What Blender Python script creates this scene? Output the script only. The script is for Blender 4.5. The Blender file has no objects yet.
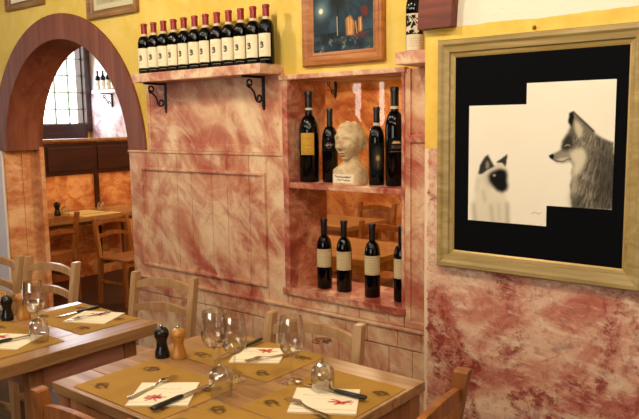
import bpy, bmesh, math, random
import numpy as np
from mathutils import Vector, Matrix
random.seed(7); rng = np.random.default_rng(7)
PI = math.pi
scene = bpy.context.scene
COL = scene.collection

# ------------------------------------------------------------------ colour / materials
def lin(h):
    h = h.lstrip('#'); v = [int(h[i:i+2], 16)/255 for i in (0, 2, 4)]
    return tuple(c/12.92 if c <= .04045 else ((c+.055)/1.055)**2.4 for c in v)

def mat(name, col, rough=.5, metal=0, spec=.5, coat=0):
    m = bpy.data.materials.new(name); m.use_nodes = True
    b = m.node_tree.nodes['Principled BSDF']
    c = lin(col) if isinstance(col, str) else col
    b.inputs['Base Color'].default_value = (*c, 1)
    b.inputs['Roughness'].default_value = rough
    b.inputs['Metallic'].default_value = metal
    b.inputs['Specular IOR Level'].default_value = spec
    b.inputs['Coat Weight'].default_value = coat
    return m

class NT:
    def __init__(s, m): s.t = m.node_tree; s.n = s.t.nodes; s.l = s.t.links; s.b = s.n['Principled BSDF']
    def coord(s, scale=(1, 1, 1), rot=(0, 0, 0), out='Object'):
        tc = s.n.new('ShaderNodeTexCoord'); mp = s.n.new('ShaderNodeMapping')
        if any(rot): mp.vector_type = 'TEXTURE'; scale = tuple(1/q for q in scale)   # turn first, then stretch
        mp.inputs['Scale'].default_value = scale; mp.inputs['Rotation'].default_value = rot
        s.l.new(tc.outputs[out], mp.inputs['Vector']); return mp.outputs[0]
    def noise(s, v, scale, detail=5, rough=.55, dist=0):
        n = s.n.new('ShaderNodeTexNoise'); n.inputs['Scale'].default_value = scale
        n.inputs['Detail'].default_value = detail; n.inputs['Roughness'].default_value = rough
        n.inputs['Distortion'].default_value = dist; s.l.new(v, n.inputs['Vector']); return n.outputs['Fac']
    def ramp(s, f, stops):
        r = s.n.new('ShaderNodeValToRGB'); e = r.color_ramp.elements
        while len(e) < len(stops): e.new(.5)
        for el, (p, c) in zip(e, stops):
            el.position = p; c = lin(c) if isinstance(c, str) else ((c,)*3 if isinstance(c, (int, float)) else c)
            el.color = (*c, 1)
        s.l.new(f, r.inputs[0]); return r.outputs[0]
    def mix(s, f, a, b, mode='MIX'):
        x = s.n.new('ShaderNodeMix'); x.data_type = 'RGBA'; x.blend_type = mode
        if isinstance(f, (int, float)): x.inputs[0].default_value = f
        else: s.l.new(f, x.inputs[0])
        for k, q in ((6, a), (7, b)):
            if isinstance(q, str): x.inputs[k].default_value = (*lin(q), 1)
            else: s.l.new(q, x.inputs[k])
        return x.outputs[2]
    def math(s, op, a, b=0.):
        x = s.n.new('ShaderNodeMath'); x.operation = op
        for k, q in ((0, a), (1, b)):
            if isinstance(q, (int, float)): x.inputs[k].default_value = q
            else: s.l.new(q, x.inputs[k])
        return x.outputs[0]
    def sep(s, v):
        x = s.n.new('ShaderNodeSeparateXYZ'); s.l.new(v, x.inputs[0]); return x.outputs
    def bump(s, h, strength=.2, dist=.01):
        x = s.n.new('ShaderNodeBump'); x.inputs['Strength'].default_value = strength
        x.inputs['Distance'].default_value = dist; s.l.new(h, x.inputs['Height'])
        s.l.new(x.outputs[0], s.b.inputs['Normal'])
    def col(s, c): s.l.new(c, s.b.inputs['Base Color'])

def faux(name, dark, mid, light, scale=2.2, rough=.5, streak=.75, rot=.75, accent=None):
    """sponged and brushed paint on boards: broad slanting strokes, pale over red"""
    m = mat(name, mid, rough); t = NT(m)
    v = t.coord(); vs = t.coord((1, 1, 2.4), (0, rot, 0)); vt = t.coord((2, 2, 1), (0, rot*.5, 0)); vu = t.coord((1, 1, 2.6), (0, rot*.55, 0))
    a = t.noise(v, scale, 6, .6, .9); b = t.noise(vs, scale*1.15, 7, .66, 1.1); c = t.noise(vt, scale*2.0, 7, .68, .9); d = t.noise(vu, scale*.9, 7, .7, 1.3)
    e = t.noise(v, scale*7, 5, .7, .2)
    base = t.ramp(a, [(.36, dark), (.5, mid), (.62, light)])
    base = t.mix(t.ramp(b, [(.37, streak*.9), (.48, 0.)]), base, dark)
    base = t.mix(t.ramp(b, [(.5, 0.), (.62, streak)]), base, light)
    base = t.mix(t.ramp(d, [(.53, 0.), (.64, streak*.8)]), base, light)
    base = t.mix(t.ramp(c, [(.56, 0.), (.68, .65)]), base, accent or dark)
    base = t.mix(t.ramp(e, [(.5, 0.), (.7, .35)]), base, mid)
    if accent is None: base = t.mix(t.ramp(t.noise(v, 1.7, 5, .6, .8), [(.58, 0.), (.72, .35)]), base, '#94635f')   # scattered mauve-grey patches
    t.col(base); t.bump(b, .18, .004)
    return m

def wood(name, dark, mid, light, axis='X', rough=.38, scale=1., coat=0):
    m = mat(name, mid, rough, coat=coat); t = NT(m)
    sc = {'X': (1.2, 16, 16), 'Y': (16, 1.2, 16), 'Z': (16, 16, 1.2)}[axis]
    v = t.coord(tuple(q*scale for q in sc)); w = t.coord()
    a = t.noise(v, 1.6, 6, .6, .8); b = t.noise(w, 3, 3, .5)
    base = t.ramp(a, [(.3, dark), (.5, mid), (.7, light)])
    base = t.mix(t.math('MULTIPLY', b, .5), base, dark)
    t.col(base); t.bump(a, .08, .002)
    return m

def vcol_mat(name, rough=.6, spec=.3):
    m = mat(name, '#ffffff', rough, spec=spec); t = NT(m)
    a = t.n.new('ShaderNodeVertexColor'); a.layer_name = 'col'; t.col(a.outputs[0]); return m

def thin_glass(name, tint=(1, 1, 1), lo=.05, hi=.6, power=3.):
    """one clear skin: see-through face on, mirror-like at the rim"""
    m = bpy.data.materials.new(name); m.use_nodes = True; t = m.node_tree; t.nodes.clear()
    o = t.nodes.new('ShaderNodeOutputMaterial'); mx = t.nodes.new('ShaderNodeMixShader')
    tr = t.nodes.new('ShaderNodeBsdfTransparent'); tr.inputs[0].default_value = (*tint, 1)
    g = t.nodes.new('ShaderNodeBsdfGlossy'); g.inputs['Roughness'].default_value = .008
    lw = t.nodes.new('ShaderNodeLayerWeight'); lw.inputs[0].default_value = .5
    pw = t.nodes.new('ShaderNodeMath'); pw.operation = 'POWER'; pw.inputs[1].default_value = power
    mu = t.nodes.new('ShaderNodeMath'); mu.operation = 'MULTIPLY_ADD'; mu.inputs[1].default_value = hi; mu.inputs[2].default_value = lo
    t.links.new(lw.outputs['Facing'], pw.inputs[0]); t.links.new(pw.outputs[0], mu.inputs[0]); t.links.new(mu.outputs[0], mx.inputs[0])
    t.links.new(tr.outputs[0], mx.inputs[1]); t.links.new(g.outputs[0], mx.inputs[2]); t.links.new(mx.outputs[0], o.inputs[0])
    return m

M = {}
# yellow limewash
m = mat('yellow_wash', '#e6c456', .65); t = NT(m); v = t.coord()
a = t.noise(v, 2.4, 6, .6, .5); b = t.noise(v, 9, 5, .6)
t.col(t.mix(t.ramp(b, [(.5, 0.), (.75, .35)]), t.ramp(a, [(.3, '#d9b03e'), (.5, '#e5c456'), (.7, '#ecd072')]), '#f0dc98')); t.bump(b, .12, .004)
M['yellow'] = m
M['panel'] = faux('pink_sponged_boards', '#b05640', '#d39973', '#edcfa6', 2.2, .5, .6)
M['panel_trim'] = faux('pink_worn_trim', '#b76c54', '#d39f80', '#ecd0aa', 4.5, .5, .7)
M['niche_wood'] = faux('red_worn_trim', '#8c3527', '#b9624b', '#e0b08c', 4, .45, .6)
M['orange_boards'] = faux('orange_marbled_boards', '#9c4a22', '#c9783f', '#e6ac70', 2.6, .45, .7, .6, '#a04522')
M['jamb'] = faux('lit_jamb_boards', '#b8683a', '#d99763', '#efc795', 2.6, .5, .6, .6, '#b0523a')  # orange boards lightened: lamplight on the left jamb put into the colour
M['dark_panel'] = wood('dark_walnut', '#1d0a07', '#34130d', '#4a1d13', 'Y', .35)
M['arch'] = wood('brown_arch_paint', '#66301f', '#854931', '#995c42', 'Z', .55, .5)
M['arch_dark'] = wood('brown_arch_beam', '#5a1f0c', '#742d13', '#8a3d1c', 'X', .5)
M['cool_plaster'] = mat('cool_pale_plaster', '#e6dfe2', .8)
M['terracotta'] = faux('terracotta_floor', '#2c1710', '#3d2418', '#50301f', 3, .4, .3)
M['ceiling'] = wood('brown_ceiling_boards', '#4a3322', '#5f432d', '#735339', 'X', .7)
M['front_wall'] = faux('umber_front_wall', '#4b2d1c', '#6b4527', '#835a34', 2, .6)
M['table'] = wood('honey_oak_top', '#80592f', '#a67c4e', '#c09868', 'X', .3)
M['table_y'] = wood('honey_oak_top_lengthwise', '#80592f', '#a67c4e', '#c09868', 'Y', .26)
M['table_dark'] = wood('brown_table_wood', '#7d4a28', '#a06a3f', '#b98254', 'Z', .4)
M['apron'] = wood('reddish_table_apron', '#a3604a', '#c58a6c', '#d6a284', 'Y', .4)
M['chair'] = wood('light_beech', '#a37a4e', '#bc966a', '#cfae84', 'Z', .32)
M['chair_dark'] = wood('brown_beech', '#7c431b', '#9a5e2b', '#b3773e', 'Z', .38)
M['frame_gold'] = wood('dull_gold_frame', '#8d7440', '#ab9258', '#c4ad76', 'X', .42)
M['frame_inner'] = mat('gilt_fillet', '#b99b57', .35, .3)
M['frame_wood'] = wood('orange_brown_frame', '#8a4a17', '#b26c2a', '#c98645', 'X', .4)
M['frame_dark'] = wood('umber_frame', '#6a4522', '#94683a', '#b08850', 'X', .45)
M['black_mat'] = mat('black_mat_board', '#0a0c0f', .9, spec=.06)
M['bottle'] = mat('near_black_bottle_glass', '#020304', .05, spec=.32)
M['foil_red'] = mat('red_foil', '#8a1f22', .35, .25)
M['foil_black'] = mat('black_foil', '#0d0b0c', .3)
M['band'] = mat('cream_paper', '#d9c7a4', .6)
M['iron'] = mat('black_iron', '#15130f', .5, .4)
M['bust'] = mat('aged_plaster', '#cdb183', .6)
t = NT(M['bust']); v = t.coord(); a = t.noise(v, 22, 5, .6)
t.col(t.ramp(a, [(.3, '#a98a58'), (.5, '#d0b588'), (.7, '#e2cda3')])); t.bump(a, .2, .002)
M['vcol'] = vcol_mat('printed_surface', .75, .12); M['vcol_gloss'] = vcol_mat('oil_paint', .6, .2)
M['glass'] = thin_glass('drinking_glass', (.985, .98, .965), .14, 1.0, 1.8)
M['pane'] = thin_glass('window_pane', (1, 1, 1), .03, .5, 4.)
M['steel'] = mat('cutlery_steel', '#c9c4ba', .18, 1)
M['knife_black'] = mat('black_knife_handle', '#0b0a0a', .35)
M['mill_black'] = mat('black_lacquer', '#0c0b0b', .25)
M['mill_wood'] = wood('turned_beech', '#9c6425', '#c08638', '#d7a257', 'Z', .3)
M['chrome'] = mat('chrome', '#d8d8d8', .12, 1)
M['brass'] = mat('brass', '#b08a3c', .3, 1)
M['niche_pane'] = thin_glass('niche_pane', (.98, .96, .93), .055, .5, 4.)
M['window_bar'] = mat('grey_green_window_bar', '#87a79c', .5)
# the pier: pale plaster above, yellow band, scraped red plaster below
m = mat('scraped_red_plaster', '#d39a76', .55); t = NT(m)
v = t.coord(); vs = t.coord((1, 1, 1.7), (0, -.5, 0)); vh = t.coord((1, 1, 3.2), (0, .16, 0)); vk = t.coord((1, 1, 9), (0, -.5, 0))
a = t.noise(vs, 2.9, 7, .62, .8); b = t.noise(v, 26, 6, .75, .3); c = t.noise(vh, 2.9, 7, .68, 1.3); d = t.noise(v, 3.4, 5, .6, .7); e = t.noise(vk, 5, 5, .62, .5)
base = t.ramp(a, [(.35, '#b5604c'), (.44, '#c98067'), (.53, '#dba587'), (.66, '#ecccaa')])
base = t.mix(t.math('MULTIPLY', t.ramp(b, [(.46, 0.), (.56, .95)]), t.ramp(d, [(.44, 1.), (.52, 0.)])), base, '#8e2c20')
base = t.mix(t.math('MULTIPLY', t.ramp(b, [(.40, 1.), (.50, .25)]), t.ramp(d, [(.37, .9), (.43, 0.)])), base, '#a03a2a')
base = t.mix(t.ramp(c, [(.54, 0.), (.66, .75)]), base, '#f0d4b2')
base = t.mix(t.ramp(e, [(.66, 0.), (.71, .6)]), base, '#a84a3a')
base = t.mix(t.math('MULTIPLY', t.ramp(d, [(.62, 0.), (.70, .7)]), t.ramp(b, [(.47, 0.), (.55, 1.)])), base, '#7d5052')
base = t.mix(t.ramp(t.noise(v, 34, 6, .72, .2), [(.50, 0.), (.62, .4)]), base, '#9c4434')
base = t.mix(t.ramp(t.noise(vh, 11, 6, .7, .6), [(.55, 0.), (.66, .5)]), base, '#f2dcbc')
xyz = t.sep(t.coord()); wob = t.math('MULTIPLY', t.math('SUBTRACT', t.noise(v, 5, 4, .6), .5), .03)
zz = t.math('ADD', xyz[2], wob)
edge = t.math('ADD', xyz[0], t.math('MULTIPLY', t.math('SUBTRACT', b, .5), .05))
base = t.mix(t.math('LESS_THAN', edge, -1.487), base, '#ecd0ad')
yel = t.ramp(t.noise(v, 7, 5, .6), [(.3, '#e0b23e'), (.55, '#ecc654'), (.75, '#f2d884')])
base = t.mix(t.math('GREATER_THAN', zz, 1.433), base, yel)
base = t.mix(t.math('GREATER_THAN', zz, 1.918), base, '#f0e3cc')
t.col(base); t.bump(t.math('ADD', t.math('MULTIPLY', b, .5), c), .45, .008)
M['pier'] = m

# ------------------------------------------------------------------ geometry helpers
def nb(): return bmesh.new()
def box(bm, x0, x1, y0, y1, z0, z1, bev=0, M4=None):
    vs = [bm.verts.new((x, y, z)) for x in (x0, x1) for y in (y0, y1) for z in (z0, z1)]
    F = [(0, 1, 3, 2), (4, 6, 7, 5), (0, 4, 5, 1), (2, 3, 7, 6), (0, 2, 6, 4), (1, 5, 7, 3)]
    fs = [bm.faces.new([vs[i] for i in f]) for f in F]
    if bev:
        es = list({e for f in fs for e in f.edges})
        r = bmesh.ops.bevel(bm, geom=es, offset=bev, segments=2, profile=.6, affect='EDGES')
        if M4: vs = list({v for f in r['faces'] for v in f.verts} | {v for v in vs if v.is_valid})
    if M4: bmesh.ops.transform(bm, matrix=M4, verts=[v for v in vs if v.is_valid])
def lathe(bm, prof, n=24, origin=(0, 0, 0), cap=True):
    ox, oy, oz = origin; rings = []
    for r, z in prof:
        if r < 1e-6: rings.append([bm.verts.new((ox, oy, oz+z))])
        else: rings.append([bm.verts.new((ox+r*math.cos(2*PI*k/n), oy+r*math.sin(2*PI*k/n), oz+z)) for k in range(n)])
    for a, b in zip(rings, rings[1:]):
        for k in range(n):
            k2 = (k+1) % n
            if len(a) == 1 and len(b) == 1: continue
            if len(a) == 1: bm.faces.new((a[0], b[k2], b[k]))
            elif len(b) == 1: bm.faces.new((a[k], a[k2], b[0]))
            else: bm.faces.new((a[k], a[k2], b[k2], b[k]))
def tube(bm, pts, r, n=8, flat=1.):
    pts = [Vector(p) for p in pts]; rings = []
    for i, p in enumerate(pts):
        d = (pts[min(i+1, len(pts)-1)]-pts[max(i-1, 0)]).normalized()
        u = d.cross(Vector((0, 0, 1)))
        if u.length < 1e-3: u = d.cross(Vector((0, 1, 0)))
        u.normalize(); w = u.cross(d)
        rr = r(i/(len(pts)-1)) if callable(r) else r
        rings.append([bm.verts.new(p+u*rr*math.cos(2*PI*k/n)+w*rr*flat*math.sin(2*PI*k/n)) for k in range(n)])
    for a, b in zip(rings, rings[1:]):
        for k in range(n): bm.faces.new((a[k], a[(k+1) % n], b[(k+1) % n], b[k]))
    bm.faces.new(rings[0][::-1]); bm.faces.new(rings[-1])
def sweep(bm, secs):
    """secs: list of closed loops (lists of points), lofted and capped"""
    R = [[bm.verts.new(p) for p in s] for s in secs]; n = len(R[0])
    for a, b in zip(R, R[1:]):
        for k in range(n): bm.faces.new((a[k], a[(k+1) % n], b[(k+1) % n], b[k]))
    bm.faces.new(R[0][::-1]); bm.faces.new(R[-1])
def obj(name, bm, m, parent=None, smooth=False, loc=None):
    bmesh.ops.recalc_face_normals(bm, faces=bm.faces)
    me = bpy.data.meshes.new(name); bm.to_mesh(me); bm.free()
    if m: me.materials.append(m)
    if smooth:
        me.polygons.foreach_set('use_smooth', [True]*len(me.polygons))
        try: me.set_sharp_from_angle(angle=math.radians(40))
        except Exception: pass
    o = bpy.data.objects.new(name, me); COL.objects.link(o)
    if parent: o.parent = parent
    if loc: o.location = loc
    return o
def tag(o, label, cat, group=None):
    o['label'] = label; o['category'] = cat
    if group: o['group'] = group
    return o
def thing(name, label, cat, loc=(0, 0, 0), rz=0, group=None):
    o = bpy.data.objects.new(name, None); COL.objects.link(o); o.empty_display_size = .05
    o.location = loc; o.rotation_euler = (0, 0, rz); return tag(o, label, cat, group)
def struct(name, bm, m, parent=None, smooth=False):
    o = obj(name, bm, m, parent, smooth)
    if not parent: o['kind'] = 'structure'
    return o
def dup(root, loc, rz, label, group=None):
    r = root.copy(); COL.objects.link(r); r.scale = (1, 1, 1); r.location = loc; r.rotation_euler = (0, 0, rz); r['label'] = label
    if group: r['group'] = group
    def kids(a, b):
        for ch in list(a.children):
            c = ch.copy(); COL.objects.link(c); c.parent = b; kids(ch, c)
    kids(root, r); return r
def holed(bm, axis, a0, a1, z0, z1, d0, d1, holes):
    """slab along axis 'x' or 'y' with rectangular holes (a0,a1,z0,z1)"""
    As = sorted({a0, a1, *[h[0] for h in holes], *[h[1] for h in holes]}); Zs = sorted({z0, z1, *[h[2] for h in holes], *[h[3] for h in holes]})
    for p, q in zip(As, As[1:]):
        for r, s in zip(Zs, Zs[1:]):
            if any(h[0] <= p and q <= h[1] and h[2] <= r and s <= h[3] for h in holes): continue
            if axis == 'x': box(bm, p, q, d0, d1, r, s)
            else: box(bm, d0, d1, p, q, r, s)

# painted sheets -----------------------------------------------------
class Paint:
    """a little raster in metres: x right, y up"""
    def __init__(s, w, h, step, bg, x0=0, y0=0):
        s.nx = max(2, int(round(w/step))+1); s.ny = max(2, int(round(h/step))+1); s.w, s.h, s.x0, s.y0 = w, h, x0, y0
        s.st = step
        s.X, s.Y = np.meshgrid(np.linspace(x0, x0+w, s.nx), np.linspace(y0, y0+h, s.ny))
        s.c = np.empty((s.ny, s.nx, 3)); s.c[:] = lin(bg) if isinstance(bg, str) else bg
    def blur(s, a, r):
        r = r/s.st
        if r < .3: return a
        k = int(3*r)+1; g = np.exp(-.5*(np.arange(-k, k+1)/r)**2); g /= g.sum()
        a = np.pad(a, k, mode='edge')
        a = np.apply_along_axis(lambda q: np.convolve(q, g, 'valid'), 0, a)
        return np.apply_along_axis(lambda q: np.convolve(q, g, 'valid'), 1, a)
    def put(s, mask, col, op=1.):
        c = np.array(lin(col) if isinstance(col, str) else col); mk = np.clip(mask*op, 0, 1)[..., None]; s.c = s.c*(1-mk)+c*mk
    def poly(s, P, soft=0, wob=0):
        X, Y = s.X, s.Y
        ins = np.zeros(X.shape, bool); n = len(P)
        for i in range(n):
            (xa, ya), (xb, yb) = P[i], P[(i+1) % n]
            if ya == yb: continue
            c = ((ya > Y) != (yb > Y)) & (X < (xb-xa)*(Y-ya)/(yb-ya)+xa); ins ^= c
        return s.blur(ins.astype(float), soft)
    def line(s, P, w):
        d = np.full(s.X.shape, 9.)
        for (xa, ya), (xb, yb) in zip(P, P[1:]):
            vx, vy = xb-xa, yb-ya; L = vx*vx+vy*vy+1e-12
            tt = np.clip(((s.X-xa)*vx+(s.Y-ya)*vy)/L, 0, 1); d = np.minimum(d, np.hypot(s.X-xa-tt*vx, s.Y-ya-tt*vy))
        return np.clip(1.2-d/w, 0, 1)
    def blob(s, x, y, rx, ry=None, soft=1.): 
        ry = ry or rx; return np.exp(-(((s.X-x)/rx)**2+((s.Y-y)/ry)**2)**soft)
    def noise(s, sc, seed=0, oct=4):
        r = np.random.default_rng(seed); out = 0; amp = 1
        for o in range(oct):
            k = r.normal(0, sc*2**o, (7, 2)); ph = r.uniform(0, 6.28, 7)
            for (kx, ky), p in zip(k, ph): out = out+amp*np.sin(kx*s.X+ky*s.Y+p)/7
            amp *= .6
        return out
    def mesh(s, bm, fn, keep=None, back=None):
        """fn(x,y)->3D point; keep(x,y) cell test; back: vector to give thickness"""
        lay = bm.verts.layers.float_color.new('col'); V = {}
        for j in range(s.ny):
            for i in range(s.nx):
                v = bm.verts.new(fn(s.X[j, i], s.Y[j, i])); v[lay] = (*s.c[j, i], 1); V[j, i] = v
        for j in range(s.ny-1):
            for i in range(s.nx-1):
                if keep and not keep(s.X[j, i]+s.st/2, s.Y[j, i]+s.st/2): continue
                bm.faces.new((V[j, i], V[j, i+1], V[j+1, i+1], V[j+1, i]))
        loose = [v for v in bm.verts if not v.link_faces]
        bmesh.ops.delete(bm, geom=loose, context='VERTS')
        if back:
            be = [e for e in bm.edges if e.is_boundary]
            r = bmesh.ops.extrude_edge_only(bm, edges=be)
            bmesh.ops.translate(bm, vec=back, verts=[g for g in r['geom'] if isinstance(g, bmesh.types.BMVert)])
def scribble(p, x, y, w, h, n, seed):
    r = np.random.default_rng(seed); return [(x+w*i/n+r.uniform(-.3, .3)*w/n, y+r.uniform(-h, h)) for i in range(n+1)]

# ------------------------------------------------------------------ camera
yaw, pitch, roll, fpx = .682998730, .124657941, -.014928999, 698.57
CAM = Vector((0, 0, 1.55))
cy_, sy_, cp_, sp_ = math.cos(yaw), math.sin(yaw), math.cos(pitch), math.sin(pitch)
f_ = Vector((-sy_*cp_, cy_*cp_, -sp_)); r_ = Vector((cy_, sy_, 0)); u_ = r_.cross(f_)
c_, s_ = math.cos(roll), math.sin(roll); r2, u2 = c_*r_+s_*u_, -s_*r_+c_*u_
cam = bpy.data.cameras.new('camera'); cam.sensor_width = 36; cam.lens = fpx*36/639; cam.clip_start = .02
co = bpy.data.objects.new('camera', cam); COL.objects.link(co)
co.matrix_world = Matrix(((r2.x, u2.x, -f_.x, CAM.x), (r2.y, u2.y, -f_.y, CAM.y), (r2.z, u2.z, -f_.z, CAM.z), (0, 0, 0, 1)))
scene.camera = co

# ------------------------------------------------------------------ the room
H = 3.0; DH = 1.385                                     # ceiling height, height of the boarded dado
AX, AZ, RI, RO = -4.68, 1.357, .82, .985                # the arch
WB0, WB1 = 2.8, 3.09
bm = nb()
box(bm, -8.77, AX-RI, WB0, WB1, AZ+.04, H); box(bm, -8.77, -5.585, WB0, WB1, -.12, AZ+.04)
N = 40
arc = [(AX+RI*math.cos(PI-PI*k/N), AZ+RI*math.sin(PI-PI*k/N)) for k in range(N+1)]
def arcwall(bm, y0, y1):
    for (xa, za), (xb, zb) in zip(arc, arc[1:]):
        vs = [bm.verts.new(q) for y in (y0, y1) for q in ((xa, y, za), (xb, y, zb), (xb, y, H), (xa, y, H))]
        for f in ((0, 1, 2, 3), (7, 6, 5, 4), (0, 4, 5, 1), (2, 6, 7, 3)): bm.faces.new([vs[i] for i in f])
arcwall(bm, WB0, WB1)
holed(bm, 'x', AX+RI, 2.62, -.12, H, WB0, WB1, [(-2.475, -1.745, .64, 1.785)])
struct('wall_back', bm, M['yellow'])

bm = nb(); box(bm, -1.51, 2.5, 2.55, 2.8, 0, H)
bmesh.ops.bevel(bm, geom=[e for e in bm.edges if abs(e.verts[0].co.x+1.51) < 1e-4 and abs(e.verts[1].co.x+1.51) < 1e-4 and abs(e.verts[0].co.y-2.55) < 1e-4 and abs(e.verts[1].co.y-2.55) < 1e-4], offset=.012, segments=3, affect='EDGES')
struct('wall_pier', bm, M['pier'])
# springing of the brown blind arch on the pier
bm = nb(); bx, bz, bo, bi = -.605, 1.915, .905, .755
pts = []
for k in range(15):
    a = PI-(PI/2)*k/14; pts.append((math.cos(a), math.sin(a)))
secs = [[(bx+bo*c, 2.5, bz+bo*s), (bx+bi*c, 2.5, bz+bi*s), (bx+bi*c, 2.56, bz+bi*s), (bx+bo*c, 2.56, bz+bo*s)] for c, s in pts]
sweep(bm, secs); struct('trim_pier_arch', bm, M['arch_dark'])

bm = nb(); holed(bm, 'x', -7.6, 2.62, 0, H, -2.72, -2.6, [(-6.5, -6.24, 1.45, 2.55), (-6.0, -5.82, 1.45, 2.55), (-2.0, .3, .95, 2.45)]); struct('wall_front', bm, M['front_wall'])
bm = nb(); holed(bm, 'y', -2.72, 2.8, 0, H, -7.72, -7.6, [(.3, 1.3, 1.0, 2.3)]); struct('wall_left', bm, M['front_wall'])
bm = nb(); box(bm, 2.5, 2.62, -2.72, 2.8, 0, H); struct('wall_right', bm, M['front_wall'])
bm = nb(); box(bm, -7.72, 2.62, -2.72, 2.8, -.1, 0); struct('floor', bm, M['terracotta'])
bm = nb(); box(bm, -8.77, 2.62, -2.72, 5.72, H, H+.1); struct('ceiling', bm, M['ceiling'])
# the room behind the arch
AF = -.06
bm = nb(); box(bm, -8.77, -1.2, 2.8, 5.72, AF-.1, AF); struct('floor_alcove', bm, M['terracotta'])
bm = nb(); holed(bm, 'y', 3.09, 5.72, AF, H, -8.77, -8.65, [(4.1, 5.5, 1.57, 2.75)]); struct('wall_alcove_left', bm, M['yellow'])
bm = nb(); box(bm, -8.65, -1.2, 5.6, 5.72, AF, H); struct('wall_alcove_back', bm, M['cool_plaster'])
bm = nb(); box(bm, -1.3, -1.2, 3.09, 5.6, AF, H); struct('wall_alcove_right', bm, M['yellow'])
# its window
bm = nb()
for a in ((4.0, 4.1, 1.47, 2.85), (5.5, 5.585, 1.47, 2.85), (4.1, 5.5, 1.33, 1.57), (4.1, 5.5, 2.75, 2.85)): box(bm, -8.648, -8.56, a[0], a[1], a[2], a[3], .006)
for a in ((4.1, 4.112, 1.57, 2.75), (5.488, 5.5, 1.57, 2.75), (4.112, 5.488, 1.57, 1.582), (4.112, 5.488, 2.738, 2.75)): box(bm, -8.77, -8.64, a[0], a[1], a[2], a[3])
w = struct('window_1', bm, M['dark_panel'])
bm = nb()
for y in (4.3, 4.5, 4.7, 4.90, 5.10, 5.30): box(bm, -8.68, -8.655, y-.009, y+.009, 1.57, 2.75)
for z in (1.77, 1.995, 2.22, 2.445, 2.66): box(bm, -8.682, -8.653, 4.1, 5.5, z-.009, z+.009)
obj('window_bars', bm, M['window_bar'], w)
bm = nb(); box(bm, -8.70, -8.695, 4.1, 5.5, 1.57, 2.75); obj('pane', bm, M['pane'], w)
# front-room window to the left, outside the photo: the cool daylight
bm = nb()
for a in ((.22, .3, .92, 2.38), (1.3, 1.38, .92, 2.38), (.3, 1.3, .92, 1.0), (.3, 1.3, 2.3, 2.38), (.77, .83, 1.0, 2.3)): box(bm, -7.68, -7.57, a[0], a[1], a[2], a[3], .006)
w = struct('window_2', bm, M['dark_panel']); bm = nb(); box(bm, -7.67, -7.665, .3, 1.3, 1.0, 2.3); obj('pane', bm, M['pane'], w)
for n, (a, b, c, d) in ((3, (-6.5, -6.24, 1.45, 2.55)), (4, (-6.0, -5.82, 1.45, 2.55)), (5, (-2.0, .3, .95, 2.45))):  # last window is unseen, added for highlights on glass and frontal fill
    bm = nb()
    for x0, x1, z0, z1 in ((a-.05, a, c-.06, d+.05), (b, b+.05, c-.06, d+.05), (a, b, c-.06, c), (a, b, d, d+.05)): box(bm, x0, x1, -2.68, -2.58, z0, z1, .006)
    w = struct('window_%d' % n, bm, M['dark_panel']); bm = nb(); box(bm, a, b, -2.67, -2.665, c, d); obj('pane', bm, M['pane'], w)

# ---- arch trim: face ring and lining
bm = nb(); secs = []
for k in range(N+1):
    a = PI*k/N; c, s = math.cos(a), math.sin(a); ri = RI-.012
    secs.append([(AX+RO*c, 2.782, AZ+RO*s), (AX+ri*c, 2.782, AZ+ri*s), (AX+ri*c, 3.095, AZ+ri*s), (AX+RI*c, 3.095, AZ+RI*s), (AX+RI*c, 2.8, AZ+RI*s), (AX+RO*c, 2.8, AZ+RO*s)])
sweep(bm, secs); struct('trim_arch', bm, M['arch'], smooth=True)
# jamb boards of the arch
bm = nb()
for i in range(2): box(bm, -5.585, -5.571, 2.80+.145*i+.002, 2.80+.145*(i+1)-.002, AF, AZ+.04, .003)
box(bm, -5.585, -5.485, 3.06, 3.10, AF, AZ+.02, .003)
struct('trim_jamb_left', bm, M['jamb'])
bm = nb(); box(bm, -3.874, -3.86, 2.80, 3.09, AF, AZ, .003); struct('trim_jamb_right', bm, M['orange_boards'])
bm = nb(); box(bm, -5.8, -5.585, 2.78, 2.8, 0, AZ, .004); struct('trim_jamb_face', bm, M['cool_plaster'])  # pale cool tone paints in the daylight falling on this face

# ---- boarded dado on the back wall
def boards(bm, x0, x1, z0, z1, y0, y1, cuts, g=.0035):
    xs = [x0]+[c for c in cuts if x0 < c < x1]+[x1]
    for a, b in zip(xs, xs[1:]): box(bm, a+g/2, b-g/2, y0, y1, z0, z1, .0025)
cuts = [-3.86+.155*i+(.012 if i % 2 else -.01) for i in range(1, 24)]
bm = nb(); boards(bm, -3.655, -2.5, 1.388, 1.815, 2.787, 2.8, [])
for a in ((-3.655, -3.625), (-2.53, -2.5)): box(bm, a[0], a[1], 2.778, 2.79, 1.388, 1.815, .003)
box(bm, -3.624, -2.531, 2.778, 2.79, 1.388, 1.43, .003)
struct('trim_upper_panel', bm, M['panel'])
bm = nb(); boards(bm, -3.86, -2.49, .565, 1.375, 2.775, 2.8, cuts)
# raised rectangular moulding
for a in ((-3.735, -2.635, 1.262, 1.28), (-3.735, -2.635, .64, .658), (-3.735, -3.715, .658, 1.262), (-2.655, -2.635, .658, 1.262)): box(bm, a[0], a[1], 2.762, 2.777, a[2], a[3], .004)
box(bm, -3.865, -2.486, 2.768, 2.8, 1.372, 1.387, .003)
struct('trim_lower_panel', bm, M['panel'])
bm = nb(); boards(bm, -3.86, -1.5, .462, .552, 2.772, 2.8, [c+.05 for c in cuts]); boards(bm, -3.86, -1.5, .0, .456, 2.775, 2.8, cuts)
box(bm, -3.865, -1.5, 2.762, 2.8, .55, .567, .004)
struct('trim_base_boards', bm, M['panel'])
bm = nb(); boards(bm, -2.486, -1.745, .57, .625, 2.774, 2.8, cuts); struct('trim_niche_apron', bm, M['panel'])
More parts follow.
